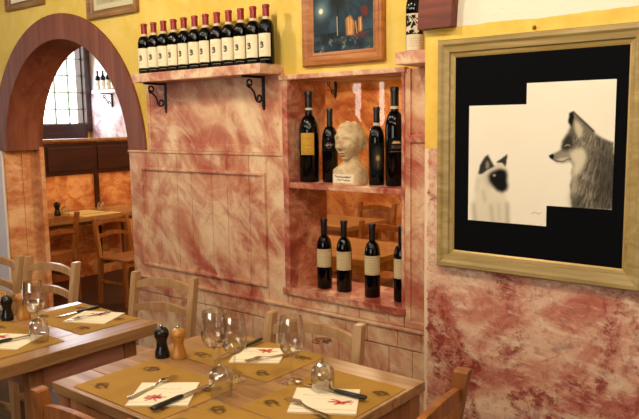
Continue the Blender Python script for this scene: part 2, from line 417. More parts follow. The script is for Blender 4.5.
# right of the niche: narrow panel with a sunk border
bm = nb(); box(bm, -1.742, -1.5, 2.786, 2.8, .57, 1.785, .002)
for a in ((-1.742, -1.712, .57, 1.785), (-1.712, -1.5, 1.45, 1.485), (-1.712, -1.5, .57, .6)): box(bm, a[0], a[1], 2.774, 2.79, a[2], a[3], .003)
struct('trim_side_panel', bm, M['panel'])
# ---- the niche
NX0, NX1, NZ0, NZ1 = -2.462, -1.757, .66, 1.77
bm = nb()
box(bm, -2.5, NX0, 2.768, 3.095, .64, 1.79, .004); struct('trim_niche_left', bm, M['niche_wood'])
bm = nb(); box(bm, NX1, -1.74, 2.768, 3.095, .64, 1.79, .004); struct('trim_niche_right', bm, M['niche_wood'])
bm = nb(); box(bm, -2.515, -1.735, 2.762, 3.095, .622, NZ0, .005); struct('trim_niche_sill', bm, M['niche_wood'])
bm = nb(); box(bm, -2.515, -1.735, 2.762, 3.095, NZ1, 1.795, .005); struct('trim_niche_head', bm, M['panel_trim'])
bm = nb(); box(bm, NX0, NX1, 2.772, 3.09, 1.203, 1.233, .005); tag(obj('niche_shelf', bm, M['niche_wood']), 'worn red-painted board dividing the wall niche in two', 'shelf')
for z0, z1, nm in ((1.234, NZ1-.001, 'upper'), (NZ0+.001, 1.202, 'lower')):
    bm = nb(); box(bm, NX0+.001, NX1-.001, 3.06, 3.064, z0, z1); tag(obj('glass_pane', bm, M['niche_pane']), 'clear glass pane closing the back of the %s niche' % nm, 'glass')
# orange boards on the far wall, seen through the niche
bm = nb(); boards(bm, -5.7, -1.3, AF, 1.93, 5.58, 5.6, [-5.7+.55*i for i in range(1, 8)]); box(bm, -5.7, -1.3, 5.56, 5.59, 1.86, 1.93, .004); struct('trim_alcove_boards', bm, M['orange_boards'])
# ledge to the right of the niche, level with the shelf
bm = nb(); box(bm, -1.685, -1.5, 2.6, 2.8, 1.79, 1.845, .006); tag(obj('wall_ledge', bm, M['panel_trim']), 'short pink ledge above the niche, beside the brown beam, holding one bottle', 'shelf')
# ---- partition bench in the room behind
bm = nb(); box(bm, -6.68, -6.6, 3.3, 5.59, AF, 1.39, .004); struct('trim_partition', bm, M['orange_boards'])
bm = nb(); boards_y = [3.3, 3.72, 4.3, 4.88, 5.5]
box(bm, -6.6, -6.585, 3.3, 5.59, 1.04, 1.37)
for a, b in zip(boards_y, boards_y[1:]):
    box(bm, -6.588, -6.572, a+.03, b-.03, 1.08, 1.33, .006)
struct('trim_partition_band', bm, M['dark_panel'])
bm = nb(); box(bm, -6.70, -6.55, 3.3, 5.59, 1.385, 1.415, .006); struct('trim_partition_cap', bm, M['frame_dark'])
bm = nb(); box(bm, -6.6, -6.575, 4.28, 4.33, AF, 1.04, .004); struct('trim_partition_post', bm, M['dark_panel'])
bm = nb(); boards(bm, -8.6, -5.7, AF, 1.98, 5.58, 5.6, []); struct('trim_alcove_panel', bm, faux('pale_rose_boards', '#a5777a', '#d3b6b4', '#f0e6e2', 2.2))
# ------------------------------------------------------------------ wall shelf with brackets
sh = thing('wall_shelf', 'long worn pink wall shelf carrying a row of red-capped bottles', 'shelf', (-3.0, 2.8, 1.80))
bm = nb(); box(bm, -.57, .495, -.185, 0, 0, .052, .005); obj('board', bm, M['panel_trim'], sh)
def bracket(px, parent):
    b = nb(); box(b, px-.011, px+.011, -.018, -.0, -.165, 0, .002); box(b, px-.011, px+.011, -.17, 0, -.012, 0, .002)
    lathe(b, [(0, -.185), (.009, -.178), (.011, -.17), (.006, -.163)], 8, (px, -.01, 0))
    pts = []
    for k in range(44):
        s = k/43
        if s < .4: a = -PI*.9+2.6*PI*(s/.4); r = .012+.016*(s/.4); pts.append((px, -.118+r*math.cos(a), -.04+r*math.sin(a)))
        else:
            q = (s-.4)/.6; a = PI*.7*0+PI*1.7+2.6*PI*q; r = .028-.018*q
            e = Vector((px, -.05-.0*q, -.118))
            pts.append((px, e.y+r*math.cos(a+PI), e.z+r*math.sin(a+PI)))
    # S-curve joined smoothly
    pts2 = [pts[0]]
    for p in pts[1:]: pts2.append(tuple(.45*pts2[-1][i]+.55*p[i] for i in range(3)))
    tube(b, pts2, .0055, 6)
    obj('bracket', b, M['iron'], parent, True)
bracket(-.475, sh); bracket(.355, sh)

# ------------------------------------------------------------------ bottles
def bottle_prof(Hh, R, rn, zs, zn):
    """zs shoulder start, zn neck start (fractions)"""
    p = [(0, .004), (R*.6, .002), (R*.92, 0), (R, R*.12), (R, zs*Hh)]
    for k in range(1, 9):
        u = k/8; ang = u*PI/2
        p.append((rn+(R-rn)*math.cos(ang)**.9 if u < 1 else rn, zs*Hh+(zn-zs)*Hh*(math.sin(ang)*.72+.28*u)))
    p += [(rn*.98, .955*Hh), (rn*1.12, .96*Hh), (rn*1.12, .985*Hh), (rn*.95, Hh), (0, Hh)]
    return p
def label_mesh(p, R, z0, a0):
    """wrap a Paint (x = arc length) on a cylinder centred at angle a0"""
    bm = nb(); p.mesh(bm, lambda x, y: ((R+.0006)*math.cos(a0+x/R), (R+.0006)*math.sin(a0+x/R), z0+y)); return bm
def make_bottle(label, Hh, R, rn=.0145, zs=.58, zn=.76, foil='foil_black', foil0=.78, band=None, labels=(), group=None, face=-PI/2, name='wine_bottle'):
    t = thing(name, label, 'bottle', group=group)
    bm = nb(); lathe(bm, bottle_prof(Hh, R, rn, zs, zn), 28); obj('glass_body', bm, M['bottle'], t, True)
    bm = nb(); e = .0008
    lathe(bm, [(rn+e, foil0*Hh), (rn*.99+e, .955*Hh), (rn*1.12+e, .96*Hh), (rn*1.12+e, .985*Hh), (rn+e, Hh+.0012), (0, Hh+.0015)], 20); obj('foil_capsule', bm, M[foil], t, True)
    if band:
        bm = nb(); lathe(bm, [(rn+.0016, band[0]*Hh), (rn+.0016, band[1]*Hh)], 20); obj('neck_band', bm, M['band'], t, True)
    for (p, z0, da) in labels:
        obj('paper_label', label_mesh(p, R, z0, face+da), M['vcol'], t, True)
    return t
# row label: cream paper with a dark curled emblem and a small line of print below
R1 = .0405
p = Paint(2.45*R1, .118, .0016, '#ece0bc', -1.225*R1)
p.put(1-np.clip(np.minimum.reduce([p.X+1.225*R1, 1.225*R1-p.X, p.Y, .118-p.Y])/.003, 0, 1), '#b8a06c', .8)
p.put(p.line([(-.007, .070), (0, .074), (.007, .071), (.0075, .065), (.002, .062), (.008, .058), (.009, .051), (.002, .046), (-.007, .049)], .005), '#1a120c')
p.put(p.blob(.0, .062, .008, .008), '#241a10', .8)
for yy, ww in ((.092, .02), (.084, .013), (.03, .02), (.022, .016)): p.put(p.line(scribble(p, -ww-.004, yy, 2*ww, .0012, 12, int(yy*1e4)), .0011), '#6d5b38', .55)
p2 = Paint(2.2*R1, .012, .0016, '#0c0c0e', -1.1*R1)
p2.put(p2.line(scribble(p2, -.02, .006, .045, .002, 16, 3), .0014), '#a89c80', .8)
row = make_bottle('x', .300, R1, .0170, .595, .76, 'foil_red', .80, (.755, .80), [(p, .036, .10), (p2, .016, .45)], 'red-capped bottles on the wall shelf')
ords = ['leftmost', 'second', 'third', 'fourth', 'fifth', 'sixth', 'seventh', 'eighth', 'ninth', 'tenth', 'eleventh', 'rightmost']
for i in range(12):
    x = -3.545+(1.012)*i/11; lab = ('%s red-capped wine bottle in the row of twelve on the wall shelf' % ords[i]) if i in (0, 11) else ('red-capped wine bottle, %s from the left in the row on the wall shelf' % ords[i])
    loc = (x, 2.70, 1.852); rz = rng.uniform(-.12, .12)
    if i == 0: row.location = loc; row.rotation_euler = (0, 0, rz); row['label'] = lab
    else: dup(row, loc, rz, lab)
# upper niche
p = Paint(1.5*.052, .115, .002, '#c89a3c', -.75*.052); p.put(p.noise(60, 1) > .35, '#a97c28', .5)
for yy in (.085, .05, .03): p.put(p.line(scribble(p, -.025, yy, .05, .003, 12, int(yy*1e3)), .0018), '#7a571d', .6)
b1 = make_bottle('large dark wine bottle with plain yellow label at left end of upper niche', .475, .053, .0195, .54, .74, 'foil_black', .76, (.80, .825), [(p, .145, .45)], 'bottles in the upper niche')
b1.location = (-2.398, 2.87, 1.2335)
p = Paint(1.6*.038, .06, .0016, '#07080b', -.8*.038)
for k in range(5): p.put(p.line([(.013*math.cos(a)*(1+.12*math.sin(5*a+k)), .03+.013*math.sin(a)*(1+.12*math.sin(3*a))) for a in np.linspace(0, 6.28, 40)], .0016), '#93705f', .35)
p.put(p.line([(-.024, .03), (.024, .034)], .002), '#b08f7a', .7); p.put(p.line(scribble(p, -.016, .031, .03, .003, 10, 5), .0016), '#d0b8a0', .8)
b2 = make_bottle('dark bottle with round engraved emblem, left of the bust in upper niche', .385, .0415, .0155, .55, .76, 'foil_black', .78, None, [(p, .165, .55)], 'bottles in the upper niche')
b2.location = (-2.29, 2.91, 1.2335)
p = Paint(1.8*.04, .16, .002, '#07090c', -.9*.04)
for k in range(26):
    a = 2*PI*k/26; p.put(p.line([(.004*math.cos(a), .085+.004*math.sin(a)), (.03*math.cos(a), .085+.06*math.sin(a))], .0012), '#8a8468', .30)
p.put(p.blob(0, .085, .008, .012), '#d8b06a', .9); p.put(p.line([(0, .06), (0, .04)], .0016), '#b08a50', .8)
b3 = make_bottle('dark bottle with faint sunburst emblem, right of the bust in upper niche', .385, .0405, .0155, .56, .76, 'foil_black', .82, (.765, .80), [(p, .05, .75)], 'bottles in the upper niche')
b3.location = (-1.975, 2.885, 1.2335)
p = Paint(1.6*.05, .07, .002, '#06070a', -.8*.05)
p.put(p.poly([(-.022, .043), (.022, .043), (.018, .05), (.008, .055), (0, .052), (-.008, .056), (-.018, .05)], .0015), '#d8b988')
for yy in (.03, .022): p.put(p.line(scribble(p, -.024, yy, .048, .002, 14, int(yy*1e3)), .0014), '#a58a5c', .7)
p.put(p.line([(-.03, .004), (.03, .004)], .0014), '#8d8878', .7)
b4 = make_bottle('tallest dark bottle with small cream crest at right end of upper niche', .478, .047, .0195, .56, .76, 'foil_black', .78, (.782, .81), [(p, .165, .75)], 'bottles in the upper niche')
b4.location = (-1.872, 2.89, 1.2335)
# lower niche: four alike
R2 = .0405
p = Paint(2.5*R2, .098, .0018, '#cdb88c', -1.25*R2)
p.put(p.line([(-.2, .088), (.2, .088)], .0014), '#8f7a50'); p.put(p.line([(-.2, .008), (.2, .008)], .002), '#b09a66')
for yy, ww in ((.075, .026), (.06, .02), (.05, .024), (.035, .018), (.024, .022)): p.put(p.line(scribble(p, -ww, yy, 2*ww, .002, 14, int(yy*1e3)), .0013), '#8a7648', .5)
low = make_bottle('x', .375, R2, .0165, .565, .76, 'foil_black', .78, None, [(p, .118, .55)], 'cream-labelled bottles in the lower niche')
LN = [(-2.318, 2.885, 'leftmost cream-labelled wine bottle standing in the lower niche'), (-2.185, 2.885, 'second cream-labelled wine bottle from the left in the lower niche'),
      (-1.998, 2.875, 'third cream-labelled wine bottle from the left in the lower niche'), (-1.832, 2.89, 'rightmost cream-labelled bottle in lower niche, half hidden by its side')]
for i, (x, y, lb) in enumerate(LN):
    if i == 0: low.location = (x, y, .661); low['label'] = lb
    else: dup(low, (x, y, .661), rng.uniform(-.1, .1), lb)
# bottle on the ledge
p = Paint(2.4*.039, .085, .0018, '#d9cdb0', -1.2*.039)
n = p.noise(110, 11, 4); p.put(n > -.05, '#15130f'); p.put(p.line([(-.02, .03), (-.005, .06), (.012, .03), (-.012, .02)], .003), '#d9cdb0', .9)
p.put((p.Y > .078)*1., '#d9cdb0')
q = Paint(2.4*.039, .068, .0018, '#e0d2b0', -1.2*.039)
for yy in (.05, .04, .03, .02): q.put(q.line(scribble(q, -.025, yy, .05, .002, 14, int(yy*1e3)), .0012), '#9a875c', .6)
lb5 = make_bottle('wine bottle with black-and-cream swirl label alone on the ledge beside the beam', .325, .039, .0155, .57, .75, 'foil_black', .8, None, [(p, .077, .55), (q, .006, .55)])
lb5.location = (-1.638, 2.69, 1.846)
# small bottles on the far shelf
fs = thing('wall_shelf', 'white shelf with small bottles seen through the arch, right of the window', 'shelf', (-7.65, 5.58, 1.965))
bm = nb(); box(bm, -.585, .9, -.2, 0, 0, .045, .004); obj('board', bm, M['cool_plaster'], fs); bracket(-.42, fs); bracket(.5, fs)
p = Paint(2.9*R1, .115, .004, '#e9e2d2', -1.45*R1)
p.put(p.line([(-.011, .070), (.003, .071), (-.002, .062), (.005, .051), (-.011, .049)], .005), '#3a2c22')
far = make_bottle('x', .250, .036, .014, .6, .76, 'foil_black', .8, None, [(p, .01, .5)], 'small bottles on the far shelf')
fo = ['leftmost', 'second', 'third', 'fourth', 'fifth']
for i in range(5):
    loc = (-8.20+.118*i, 5.46, 2.011); lb = '%s small dark bottle%s on the far white shelf through the arch' % (fo[i], '' if i == 0 else ' from the left')
    if i == 0: far.location = loc; far['label'] = lb
    else: dup(far, loc, 0, lb)
fs2 = thing('wall_shelf', 'shelf with bottles on the far orange wall, seen through the upper niche', 'shelf', (-4.0, 5.56, 1.965))
bm = nb(); box(bm, -.9, .9, -.2, 0, 0, .045, .004); obj('board', bm, M['orange_boards'], fs2); bracket(-.29, fs2); bracket(.6, fs2)
for i in range(9):
    dup(far, (-4.62+.13*i, 5.44, 2.011), 0, 'dark bottle in the row on the far orange wall, cut off by the niche top', 'bottles on the far orange wall')

# ------------------------------------------------------------------ the bust
bu = thing('portrait_bust', 'small plaster head bust on a block, in the upper niche between dark bottles', 'bust', (-2.128, 2.87, 1.2335), .0)
bm = nb()
def sm(a, b, x): t = min(1, max(0, (x-a)/(b-a))); return t*t*(3-2*t)
g = lambda x, s: math.exp(-(x/s)**2)
nu, nv = 72, 56; rows_ = []
for j in range(nv+1):
    ph = PI*j/nv; rr = []
    for i in range(nu):
        th = 2*PI*i/nu
        x = .066*math.sin(ph)*math.cos(th); y = .083*math.sin(ph)*math.sin(th); z = .1*math.cos(ph)
        front = sm(.02, -.05, y)
        jaw = sm(-.01, -.09, z); x *= 1-.33*jaw; y = y*(1-.12*jaw) if y < 0 else y*(1-.5*jaw)
        y += .012*sm(0, .09, -z)*-front
        # face relief
        nose = g(x, .0105+.004*sm(.01, -.03, z))*(sm(.034, -.022, z)*sm(-.043, -.024, z))
        y -= front*.034*nose
        y += front*.014*(g(abs(x)-.027, .016)*g(z-.010, .013)); y -= front*.006*(g(abs(x)-.027, .011)*g(z-.008, .0065))
        y -= front*.006*g(z-.034, .009)*g(x, .05)
        y -= front*.011*(g(z+.052, .006)+g(z+.064, .006))*g(x, .022); y += front*.009*g(z+.058, .0035)*g(x, .022)
        y += front*.006*g(z+.074, .006)*g(x, .03); y -= front*.016*g(z+.09, .013)*g(x, .024)
        y -= front*.004*g(abs(x)-.036, .014)*g(z+.022, .014)
        hair = max(sm(.045, .06, z), sm(-.02, .02, y)*sm(-.055, -.03, z), sm(.05, .056, abs(x))*sm(.0, .03, z))
        k = 1+hair*(.10+.07*math.sin(95*x+40*z+3*math.sin(60*y))*math.sin(80*z+50*y))
        rr.append(bm.verts.new((x*k, y*k, z*k+.222)))
    rows_.append(rr)
for j in range(nv):
    for i in range(nu): 
        i2 = (i+1) % nu
        if j == 0: bm.faces.new((rows_[0][0], rows_[1][i], rows_[1][i2])) if False else None
        bm.faces.new((rows_[j][i], rows_[j+1][i], rows_[j+1][i2], rows_[j][i2]))
bmesh.ops.remove_doubles(bm, verts=bm.verts[:], dist=1e-5)
for sx in (-1, 1):                                        # ears
    secs = []
    for k in range(9):
        a = -1.2+2.9*k/8; c, s = math.cos(a), math.sin(a)
        e = Vector((sx*.066, .012+.017*c, .218+.026*s)); w = .007
        secs.append([(e.x+sx*w*.9, e.y+w*c, e.z+w*s), (e.x+sx*w, e.y-w*c*.3, e.z-w*s*.3), (e.x-sx*w, e.y-w*c, e.z-w*s), (e.x-sx*w, e.y+w*c, e.z+w*s)])
    sweep(bm, secs)
bmesh.ops.scale(bm, vec=(1.06, 1.02, .95), verts=bm.verts[:]); obj('head', bm, M['bust'], bu, True)
bm = nb()
secs = []
for z, hw, hd, yo in ((.0, .085, .06, 0), (.072, .082, .06, 0), (.088, .074, .055, .002), (.1, .056, .05, .006), (.115, .042, .044, .012), (.14, .038, .042, .016), (.175, .038, .042, .012)):
    n = 24; e = 5 if z < .08 else 2.2
    secs.append([((hw*abs(math.cos(q))**(2/e)*(1 if math.cos(q) >= 0 else -1)), yo+hd*abs(math.sin(q))**(2/e)*(1 if math.sin(q) >= 0 else -1), z) for q in [2*PI*k/n for k in range(n)]])
sweep(bm, secs); blk = obj('block_base', bm, M['bust'], bu, True)
p = Paint(.13, .045, .0018, '#efe2c4', -.065)
p.put(p.line(scribble(p, -.05, .031, .095, .005, 26, 8), .0032), '#2e2014', 1); p.put(p.line(scribble(p, -.04, .014, .08, .004, 24, 9), .0024), '#4a3722', .9)
bm = nb(); p.mesh(bm, lambda x, y: (x, -.0612, .008+y), back=Vector((0, .003, 0))); o = obj('lettered_plaque', bm, M['vcol'], blk); o['label'] = 'cream plaque with two lines of dark lettering'

# ------------------------------------------------------------------ framed pictures
def frame_mesh(w, h, prof):
    """inner opening w*h centred, profile (outward offset, depth toward the viewer)"""
    bm = nb(); L = []
    for d, y in prof:
        L.append([bm.verts.new((sx*(w/2+d), -y, sz*(h/2+d))) for sx, sz in ((-1, -1), (1, -1), (1, 1), (-1, 1))])
    for a, b in zip(L, L[1:]+L[:1]):
        for k in range(4): bm.faces.new((a[k], a[(k+1) % 4], b[(k+1) % 4], b[k]))
    return bm
# charcoal drawing of a cat and a fox
Yp = 2.549
fr = thing('framed_drawing', 'large gold-framed charcoal drawing of a cat and a fox on the plaster pier', 'picture', (-1.0285, Yp, 1.4085))
iw, ih = .672, .788
fro = obj('frame', frame_mesh(iw, ih, [(0, .012), (.010, .016), (.014, .024), (.034, .028), (.044, .036), (.058, .036), (.064, .026), (.064, 0), (0, 0)]), M['frame_gold'], fr)
bm = frame_mesh(iw-.014, ih-.014, [(0, .009), (.007, .013), (.009, .010), (.009, .001), (0, .001)]); o = obj('fillet', bm, M['frame_inner'], fro); o['label'] = 'thin gilt inner edge'
bm = nb(); box(bm, -iw/2, iw/2, -.008, 0, -ih/2, ih/2); mbo = o = obj('mat_board', bm, M['black_mat'], fr); o['label'] = 'black mat board'
ox, oz = 1.0285, -1.4085
tr = lambda P: [(x+ox, z+oz) for x, z in P]
X0, X1, Z0, Z1 = -1.295, -.74, 1.15, 1.682
p = Paint(X1-X0, Z1-Z0, .0026, '#f4ecd6', X0+ox, Z0+oz)
p.put(np.clip(p.noise(9, 4)*.5+.2, 0, 1), '#e6d9b8', .35)
fox = tr([(-.969, 1.412), (-.952, 1.423), (-.927, 1.436), (-.923, 1.468), (-.904, 1.497), (-.895, 1.517), (-.901, 1.542), (-.896, 1.568), (-.887, 1.571), (-.877, 1.561), (-.852, 1.541), (-.817, 1.509), (-.803, 1.493), (-.779, 1.478), (-.744, 1.464), (-.72, 1.23), (-.881, 1.22), (-.887, 1.27), (-.889, 1.31), (-.883, 1.34), (-.887, 1.354), (-.881, 1.379), (-.891, 1.394), (-.916, 1.388), (-.941, 1.39), (-.957, 1.402)])
mf = p.poly(fox, .0035); hardf = p.poly(fox, .002)
p.put(mf, '#6a6253', .95)
for i in range(420):                                       # fur strokes following the neck
    x = rng.uniform(-.89, -.735); z = rng.uniform(1.22, 1.5); a = -1.9+1.2*(x+.81)*3+rng.normal(0, .25); L = rng.uniform(.012, .03)
    s = p.line(tr([(x, z), (x+L*math.cos(a)*.5, z+L*math.sin(a))]), .0022)*hardf
    dk = (x > -.80) or rng.random() < .62
    p.put(s, '#2e2a23' if dk else '#b9ad90', .5)
p.put(p.blob(-.755+ox, 1.33+oz, .055, .14)*hardf, '#2c2922', .7)
p.put(p.poly(tr([(-.897, 1.424), (-.878, 1.439), (-.849, 1.444), (-.834, 1.425), (-.837, 1.39), (-.856, 1.355), (-.88, 1.335), (-.883, 1.364), (-.876, 1.384), (-.889, 1.404)]), .006), '#e2d7b8', .85)
p.put(p.poly(tr([(-.952, 1.413), (-.925, 1.428), (-.897, 1.428), (-.889, 1.411), (-.926, 1.4)]), .004), '#9c937d', .7)
p.put(p.poly(tr([(-.945, 1.402), (-.9, 1.41), (-.89, 1.398), (-.92, 1.39)]), .003), '#d9cdae', .8)
p.put(p.poly(tr([(-.925, 1.44), (-.92, 1.468), (-.904, 1.493), (-.887, 1.488), (-.88, 1.458), (-.893, 1.44), (-.912, 1.433)]), .005), '#2b2822', .95)
p.put(p.poly(tr([(-.901, 1.5), (-.88, 1.53), (-.86, 1.49), (-.88, 1.47)]), .008), '#4c463a', .6)
p.put(p.poly(tr([(-.879, 1.546), (-.861, 1.531), (-.849, 1.512), (-.852, 1.488), (-.864, 1.478), (-.878, 1.507)]), .004), '#d2c7a8', .9)
p.put(p.poly(tr([(-.903, 1.535), (-.899, 1.570), (-.886, 1.574), (-.881, 1.556), (-.889, 1.518)]), .002), '#15130f', 1)
p.put(p.line(tr([(-.884, 1.571), (-.873, 1.56), (-.85, 1.539), (-.812, 1.503)]), .0055), '#1a1713', .95)
p.put(p.poly(tr([(-.972, 1.414), (-.957, 1.422), (-.95, 1.413), (-.955, 1.400), (-.965, 1.403)]), .001), '#100e0c', 1)
p.put(p.line(tr([(-.957, 1.402), (-.94, 1.394), (-.918, 1.394), (-.897, 1.404), (-.89, 1.402)]), .0028), '#25211b', .9)
p.put(p.line(tr([(-.912, 1.45), (-.902, 1.455), (-.895, 1.452)]), .002), '#d8cba8', .7)
p.put(p.poly(tr([(-.888, 1.28), (-.843, 1.262), (-.832, 1.225), (-.881, 1.222)]), .012), '#2e2a23', .7)
p.put(p.blob(-.875+ox, 1.31+oz, .012, .04)*hardf, '#c9be9f', .5)
cb = tr([(-1.254, 1.337), (-1.259, 1.3), (-1.267, 1.254), (-1.277, 1.208), (-1.28, 1.146), (-1.12, 1.146), (-1.127, 1.21), (-1.138, 1.265), (-1.182, 1.27), (-1.21, 1.31), (-1.223, 1.34)])
p.put(p.poly(cb, .008), '#cfc3a6', .55)
for P, o_ in (([(-1.272, 1.216), (-1.264, 1.147)], .5), ([(-1.197, 1.215), (-1.188, 1.152)], .45), ([(-1.129, 1.227), (-1.126, 1.152)], .65), ([(-1.23, 1.27), (-1.222, 1.23)], .35), ([(-1.255, 1.32), (-1.262, 1.27)], .25), ([(-1.165, 1.22), (-1.16, 1.16)], .3)): p.put(p.blur(p.line(tr(P), .008), .006), '#6d6554', o_)
p.put(p.poly(tr([(-1.254, 1.337), (-1.246, 1.373), (-1.226, 1.405), (-1.212, 1.414), (-1.198, 1.389), (-1.182, 1.367), (-1.211, 1.354), (-1.238, 1.335)]), .0025), '#14120f', .97)
p.put(p.poly(tr([(-1.222, 1.358), (-1.222, 1.38), (-1.214, 1.390), (-1.206, 1.377), (-1.208, 1.36)]), .003), '#9b917c', .8)
p.put(p.poly(tr([(-1.181, 1.384), (-1.149, 1.405), (-1.131, 1.419), (-1.134, 1.394), (-1.138, 1.366), (-1.154, 1.381)]), .002), '#14120f', .97)
p.put(p.poly(tr([(-1.225, 1.34), (-1.195, 1.356), (-1.163, 1.366), (-1.14, 1.36), (-1.15, 1.3), (-1.21, 1.29)]), .01), '#6f6656', .6)
p.put(p.poly(tr([(-1.211, 1.332), (-1.195, 1.349), (-1.163, 1.362), (-1.136, 1.357), (-1.128, 1.335), (-1.131, 1.315), (-1.125, 1.295), (-1.13, 1.277), (-1.151, 1.265), (-1.176, 1.273), (-1.192, 1.29), (-1.206, 1.309)]), .005), '#12100e', 1)
p.put(p.poly(tr([(-1.193, 1.334), (-1.184, 1.339), (-1.177, 1.332), (-1.186, 1.328)]), .0018), '#b5ac97', .9)
p.put(p.poly(tr([(-1.196, 1.357), (-1.183, 1.369), (-1.172, 1.379), (-1.152, 1.377), (-1.14, 1.363), (-1.163, 1.364)]), .004), '#cfc4a8', .7)
p.put(p.line(tr([(-1.03, 1.195), (-1.015, 1.2), (-1.005, 1.194), (-.995, 1.2)]), .002), '#8d8468', .6)
keep = lambda x, y: (x-ox < -.974 and y-oz < 1.604) or (x-ox > -1.0615 and y-oz > 1.227)
bm = nb(); p.mesh(bm, lambda x, y: (x, -.0105, y), keep, Vector((0, .002, 0)))
o = obj('charcoal_drawing', bm, M['vcol'], mbo); o['label'] = 'two overlapping cream sheets with a cat and a fox drawn in charcoal'
bm = nb(); lathe(bm, [(0, -.004), (.006, -.003), (.008, 0), (.004, .004), (0, .006)], 12); bmesh.ops.rotate(bm, verts=bm.verts[:], matrix=Matrix.Rotation(PI/2, 3, 'X'))
tag(obj('picture_nail', bm, M['brass'], loc=(-1.04, 2.545, 1.883), smooth=True), 'small brass nail above the gold frame on the pier', 'nail')

# moonlit painting
pw, ph_ = .365, .42
pt = thing('framed_painting', 'wood-framed dark moonlit painting on yellow wall above the niche', 'picture', (-2.108, 2.799, 2.105))
obj('frame', frame_mesh(pw, ph_, [(0, .010), (.012, .014), (.020, .022), (.036, .024), (.046, .030), (.060, .030), (.066, .018), (.066, 0), (0, 0)]), M['frame_wood'], pt)
p = Paint(pw, ph_, .0028, '#22343f', -2.29, 1.895)
p.put(np.clip(p.noise(30, 21)*.8+.3, 0, 1)*(p.Y < 1.985), '#0b1114', .8)
p.put(np.clip(p.noise(22, 22)*.9+.1, 0, 1)*(p.Y > 1.985), '#3f5d6b', .8)
p.put(p.blob(-2.243, 2.096, .035), '#8aa0a2', .7); p.put(p.blob(-2.243, 2.096, .0135, .0135, 2.5), '#f2ecc4', 1)
p.put(np.clip(p.noise(60, 23)+.1, 0, 1)*(p.Y < 1.98), '#41525a', .8); p.put(np.clip(p.noise(70, 24)-.35, 0, 1)*(p.Y < 1.975), '#a9b2a8', .9)
p.put(p.blob(-2.14, 2.135, .05, .045, 2), '#171b1a', .9); p.put(p.line([(-2.138, 2.1), (-2.134, 2.03), (-2.136, 1.965)], .006), '#0f1110', .9)
p.put(p.line([(-2.142, 2.06), (-2.14, 1.972)], .0028), '#cdbd94', .9)
for c, P in (('#b4763a', [(-2.09, 2.045), (-2.062, 2.06), (-2.035, 2.02), (-2.04, 1.967), (-2.085, 1.966)]), ('#d79a52', [(-2.062, 2.055), (-2.048, 2.035), (-2.05, 1.97), (-2.066, 1.97)]), ('#c27b3c', [(-2.014, 2.045), (-1.995, 2.048), (-1.99, 1.98), (-2.012, 1.976)]), ('#6b2a22', [(-2.0, 2.085), (-1.98, 2.098), (-1.96, 2.085), (-1.955, 2.06), (-1.97, 2.045), (-1.99, 2.055)])): p.put(p.poly(P, .003), c, .9)
for P in ([(-2.075, 2.05), (-2.07, 1.97)], [(-2.03, 2.03), (-2.022, 1.97)], [(-2.002, 2.04), (-2.0, 1.985)]): p.put(p.line(P, .0028), '#f0cf8e', .7)
p.put(p.blob(-2.0, 1.965, .035, .012), '#6b2a22', .8); p.put(p.blob(-1.945, 1.93, .02, .012), '#3d5a38', .7); p.put(np.clip(p.noise(50, 25)-.2, 0, 1)*(p.Y > 2.08)*(p.X > -2.09), '#5b3a2c', .8)
bm = nb(); p.mesh(bm, lambda x, y: (x+2.108, -.008, y-2.105), None, Vector((0, .006, 0))); o = obj('canvas', bm, M['vcol_gloss'], pt); o['label'] = 'dark night scene with pale moon and orange figures'

def small_pic(name, label, cx, z0, w, h, art, m='frame_dark', rz=0):
    o = thing(name, label, 'picture', (cx, 2.799, z0+h/2), rz)
    fw = .055
    obj('frame', frame_mesh(w-2*fw, h-2*fw, [(0, .008), (.015, .012), (.022, .022), (.04, .02), (.055, .03), (.055, 0), (0, 0)]), M[m], o)
    p = Paint(w-2*fw, h-2*fw, .006, art[0], -(w-2*fw)/2, -(h-2*fw)/2)
    p.put(np.clip(p.noise(14, 5)+.2, 0, 1), art[1], .7); p.put((abs(p.X) > (w/2-fw-.035))*1.+(abs(p.Y) > (h/2-fw-.035)), art[2], 1)
    bm = nb(); p.mesh(bm, lambda x, y: (x, -.006, y), None, Vector((0, .004, 0))); obj('print', bm, M['vcol'], o)
small_pic('framed_print', 'brown-framed picture at top left, left of the arch top', -5.07, 2.425, .54, .5, ('#c9c6b6', '#6d6a5c', '#e8e2cf'))
small_pic('framed_print', 'brown-framed picture above the right shoulder of the arch', -3.98, 2.255, .54, .5, ('#b9b08f', '#7b7356', '#cfc5a2'))

